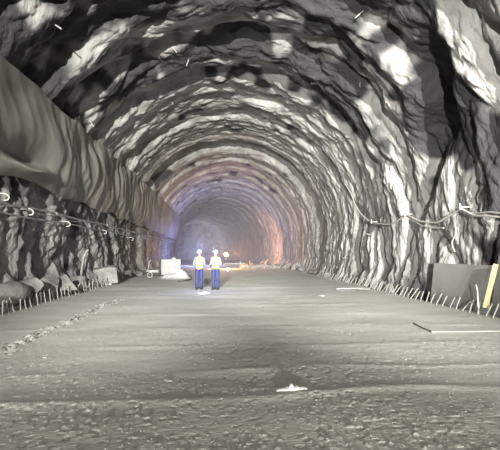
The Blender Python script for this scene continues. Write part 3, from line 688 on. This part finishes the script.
def worker(loc, rz, armL, armR, lab, headturn=0, sx=1.0):
    """arms: shoulder-elbow-wrist, hand dir, palm normal; figure faces -y"""
    root = empty('person', loc, rz); tag(root, lab, 'person'); 
    H = Euler((0, 0, headturn)).to_matrix()
    # continuous body: head, neck, trunk, arms with hands, legs
    bm = bmesh.new()
    hc = Vector((0, -0.02, 1.60))
    add_ell(bm, hc, (0.076, 0.094, 0.108)); add_ell(bm, hc + H @ Vector((0, -0.03, -0.055)), (0.055, 0.062, 0.058))
    add_ell(bm, hc + H @ Vector((0, -0.100, -0.018)), (0.013, 0.018, 0.024)); add_ell(bm, hc + H @ Vector((0, -0.088, 0.022)), (0.05, 0.014, 0.010))
    add_ell(bm, hc + H @ Vector((0, -0.088, -0.058)), (0.026, 0.012, 0.009)); add_ell(bm, hc + H @ Vector((0, -0.082, -0.092)), (0.022, 0.018, 0.014))
    for q in (-1, 1): add_ell(bm, hc + H @ Vector((q * 0.078, 0.005, -0.012)), (0.010, 0.020, 0.030))
    limb(bm, [(0, 0, 1.38), (0, -0.01, 1.52)], [0.062, 0.056])
    limb(bm, [(0, 0.0, 0.98), (0, 0.0, 1.15), (0, 0.0, 1.34)], [0.13, 0.125, 0.12])
    for (A, q) in ((armL, 1), (armR, -1)):
        sh, el, wr, hd, pnrm, cu = A
        limb(bm, [sh, el, wr], [0.050, 0.040, 0.027]); hand(bm, wr, hd, pnrm, -q, cu)
        hip = Vector((q * 0.085, 0, 0.92)); kn = Vector((q * 0.095, -0.015, 0.50)); an = Vector((q * 0.10, 0.02, 0.10))
        limb(bm, [hip, kn, an], [0.085, 0.055, 0.038]); add_ell(bm, an + Vector((q * .01, -0.06, -0.05)), (0.042, 0.12, 0.04))
    remesh('body', bm, M_SKIN, 0.0075, root, 2)
    for q in (-1, 1):
        bm = bmesh.new(); add_ell(bm, hc + H @ Vector((q * 0.030, -0.086, 0.003)), (0.011, 0.008, 0.007), None, 2); obj('eye', bm, M_EYE, root, True)
    # shirt
    bm = bmesh.new()
    add_ell(bm, (0, 0, 1.22), (0.160, 0.118, 0.25)); add_ell(bm, (0, 0, 1.36), (0.175, 0.100, 0.09)); add_ell(bm, (0, 0, 1.02), (0.17, 0.125, 0.13))
    limb(bm, [(0, 0.0, 1.40), (0, -0.005, 1.475)], [0.075, 0.068])
    for (A, q) in ((armL, 1), (armR, -1)):
        sh, el, wr, hd, pnrm, cu = A; sh, el, wr = Vector(sh), Vector(el), Vector(wr)
        limb(bm, [sh, el, el + (wr - el) * 0.88], [0.062, 0.052, 0.042])
    remesh('shirt', bm, M_SHIRT, 0.010, root, 3)
    # trousers
    bm = bmesh.new(); add_ell(bm, (0, 0.01, 0.93), (0.175, 0.13, 0.13))
    for q in (-1, 1): limb(bm, [(q * 0.085, 0, 0.90), (q * 0.095, -0.015, 0.50), (q * 0.10, 0.02, 0.09)], [0.10, 0.080, 0.068])
    remesh('trousers', bm, M_TROUSER, 0.010, root, 3)
    for q in (-1, 1):
        bm = bmesh.new(); add_ell(bm, (q * 0.108, -0.045, 0.05), (0.055, 0.15, 0.05)); limb(bm, [(q * 0.10, 0.02, 0.05), (q * 0.10, 0.02, 0.17)], [0.062, 0.066])
        for v in bm.verts: v.co.z = max(v.co.z, 0.0)
        remesh('boot', bm, M_BOOT, 0.010, root, 1)
    # sleeveless vest: open shell lofted round the trunk
    bm = bmesh.new(); prof = [(0.90, .176, .148), (1.0, .172, .146), (1.12, .172, .142), (1.25, .176, .138), (1.33, .178, .132), (1.39, .168, .120), (1.43, .150, .112), (1.462, .100, .095)]
    rings = []; seg = 36
    for (z, rx, ry) in prof:
        rings.append([bm.verts.new((rx * math.cos(2 * math.pi * k / seg), ry * math.sin(2 * math.pi * k / seg), z)) for k in range(seg)])
    for i, (a_, b_) in enumerate(zip(rings, rings[1:])):
        for k in range(seg):
            ang = 360 * (k + .5) / seg
            if i in (3, 4) and (min(ang, 360 - ang) < 18 or abs(ang - 180) < 18): continue   # arm holes
            if abs(ang - 270) < (3 + 5 * max(0, i - 3)): continue                              # front opening and neck
            bm.faces.new((a_[k], a_[(k + 1) % seg], b_[(k + 1) % seg], b_[k]))
    ve = obj('safety_vest', bm, M_VEST, root, True); ve.modifiers.new('t', 'SOLIDIFY').thickness = 0.008
    def strip(z0, z1):
        bm = bmesh.new(); A_ = []; 
        def rad(z):
            for (p0, p1) in zip(prof, prof[1:]):
                if p0[0] <= z <= p1[0]:
                    t = (z - p0[0]) / (p1[0] - p0[0]); return p0[1] + (p1[1] - p0[1]) * t + .006, p0[2] + (p1[2] - p0[2]) * t + .006
        for z in (z0, z1):
            rx, ry = rad(z); A_.append([bm.verts.new((rx * math.cos(2 * math.pi * k / seg), ry * math.sin(2 * math.pi * k / seg), z)) for k in range(seg)])
        for k in range(seg):
            ang = 360 * (k + .5) / seg
            if abs(ang - 270) > 3: bm.faces.new((A_[0][k], A_[0][(k + 1) % seg], A_[1][(k + 1) % seg], A_[1][k]))
        return bm
    for z0 in (0.96, 1.12):
        t_ = obj('reflective_strip', strip(z0, z0 + 0.055), M_TAPE, ve, True); t_.modifiers.new('t', 'SOLIDIFY').thickness = 0.003
    for q in (-1, 1):
        bm = bmesh.new()
        pr_ = [(q * 0.10, -0.138, 1.17), (q * 0.105, -0.136, 1.28), (q * 0.11, -0.122, 1.36), (q * 0.115, -0.09, 1.41), (q * 0.118, -0.03, 1.437), (q * 0.118, 0.05, 1.432)]
        ws = [(Vector(p_), Vector((0.027, 0, 0))) for p_ in pr_]; L_ = [[bm.verts.new(c_ - w2), bm.verts.new(c_ + w2)] for c_, w2 in ws]
        for a_, b_ in zip(L_, L_[1:]): bm.faces.new((a_[0], a_[1], b_[1], b_[0]))
        t_ = obj('reflective_strip', bm, M_TAPE, ve, True); t_.modifiers.new('t', 'SOLIDIFY').thickness = 0.006
    # helmet
    he = hc + Vector((0, 0.005, 0.035)); bm = bmesh.new(); rings = []
    for z, r_ in [(0, 1.0), (.03, .985), (.06, .93), (.085, .82), (.105, .62), (.118, .35), (.122, .06)]:
        rings.append([bm.verts.new(he + H @ Vector((0.112 * r_ * math.cos(2 * math.pi * k / 32), 0.135 * r_ * math.sin(2 * math.pi * k / 32), z))) for k in range(32)])
    for a_, b_ in zip(rings, rings[1:]):
        for k in range(32): bm.faces.new((a_[k], a_[(k + 1) % 32], b_[(k + 1) % 32], b_[k]))
    bm.faces.new(rings[-1])
    br = [bm.verts.new(he + H @ Vector(((0.126) * math.cos(2 * math.pi * k / 32), (0.148 + 0.04 * max(0, -math.sin(2 * math.pi * k / 32))) * math.sin(2 * math.pi * k / 32), -0.008))) for k in range(32)]
    for k in range(32): bm.faces.new((br[k], br[(k + 1) % 32], rings[0][(k + 1) % 32], rings[0][k]))
    h_ = obj('hard_hat', bm, M_HELMET, root, True); h_.modifiers.new('t', 'SOLIDIFY').thickness = 0.004
    bm = bmesh.new(); add_tube(bm, [he + H @ Vector((0, -0.13, 0.045)), he + H @ Vector((0, -0.165, 0.045))], [0.022, 0.026], 12); cl = obj('added_cap_lamp', bm, M_BLACK, h_)  # lamp added to the hat as a source for the blue glow
    bm = bmesh.new(); add_tube(bm, [he + H @ Vector((0, -0.164, 0.045)), he + H @ Vector((0, -0.168, 0.045))], [0.021, 0.021], 12); obj('lens', bm, M_LED, cl)  # lens of the added cap lamp
    return root
pL = at_z(199, 289.5, 0.0); pR = at_z(215.5, 289.5, 0.0)
# left worker: arms down, hands meeting in front of the belt
aL = (Vector((0.178, 0, 1.37)), Vector((0.235, 0.02, 1.10)), Vector((0.13, -0.17, 0.98)), (-0.9, -0.25, -0.35), (0.1, 0.9, -0.2), 0.35)
aR = (Vector((-0.178, 0, 1.37)), Vector((-0.235, 0.02, 1.10)), Vector((-0.13, -0.19, 0.95)), (0.9, -0.25, -0.35), (0.1, 0.9, -0.2), 0.35)
worker((pL.x, pL.y, fh(pL.x, pL.y)), R(6), aL, aR, 'left worker in white hard hat and yellow vest, hands joined in front', 0.15)
# right worker: one forearm across the belly, the other holding a torch
bL = (Vector((0.178, 0, 1.37)), Vector((0.23, 0.0, 1.10)), Vector((0.06, -0.20, 1.06)), (-0.95, -0.2, 0.1), (0.1, 0.9, 0.0), 0.45)
bR = (Vector((-0.178, 0, 1.37)), Vector((-0.23, 0.0, 1.10)), Vector((-0.22, -0.24, 1.02)), (0.15, -0.9, -0.3), (0.9, 0.1, 0.0), 0.55)
wr_ = worker((pR.x, pR.y, fh(pR.x, pR.y)), R(-14), bL, bR, 'right worker in white hard hat and yellow vest, one arm across the belly', -0.35)
bpy.context.view_layer.update()
hp_ = wr_.matrix_world @ Vector((-0.175, -0.325, 1.00))
tgt = at_z(204, 293.2, 0.0)
td = (tgt - hp_).normalized()
tl = empty('torch', hp_); tl.rotation_euler = td.to_track_quat('-Z', 'Y').to_euler(); tag(tl, 'small black torch held by the right worker, shining on the floor', 'torch')
bm = bmesh.new(); add_tube(bm, [(0, 0, 0.08), (0, 0, -0.05), (0, 0, -0.07), (0, 0, -0.11)], [0.017, 0.017, 0.028, 0.030], 12); obj('barrel', bm, M_BLACK, tl)
bm = bmesh.new(); add_tube(bm, [(0, 0, -0.110), (0, 0, -0.113)], [0.027, 0.027], 12); obj('lens', bm, M_LED, tl)
lamp('torch_beam', 'SPOT', hp_ + td * 0.14, 3500, (0.62, 0.68, 1.0), tgt, spot_size=R(17), spot_blend=0.35, shadow_soft_size=0.02)
for q, (pp, dx) in enumerate(((pL, 0.1), (pR, -0.15))):
    lamp('blue_fill', 'POINT', (pp.x + dx, pp.y - 0.9, 1.50), 36, (0.42, 0.48, 1.0), shadow_soft_size=0.05)  # unseen blue lights added before the workers to tint them and the floor
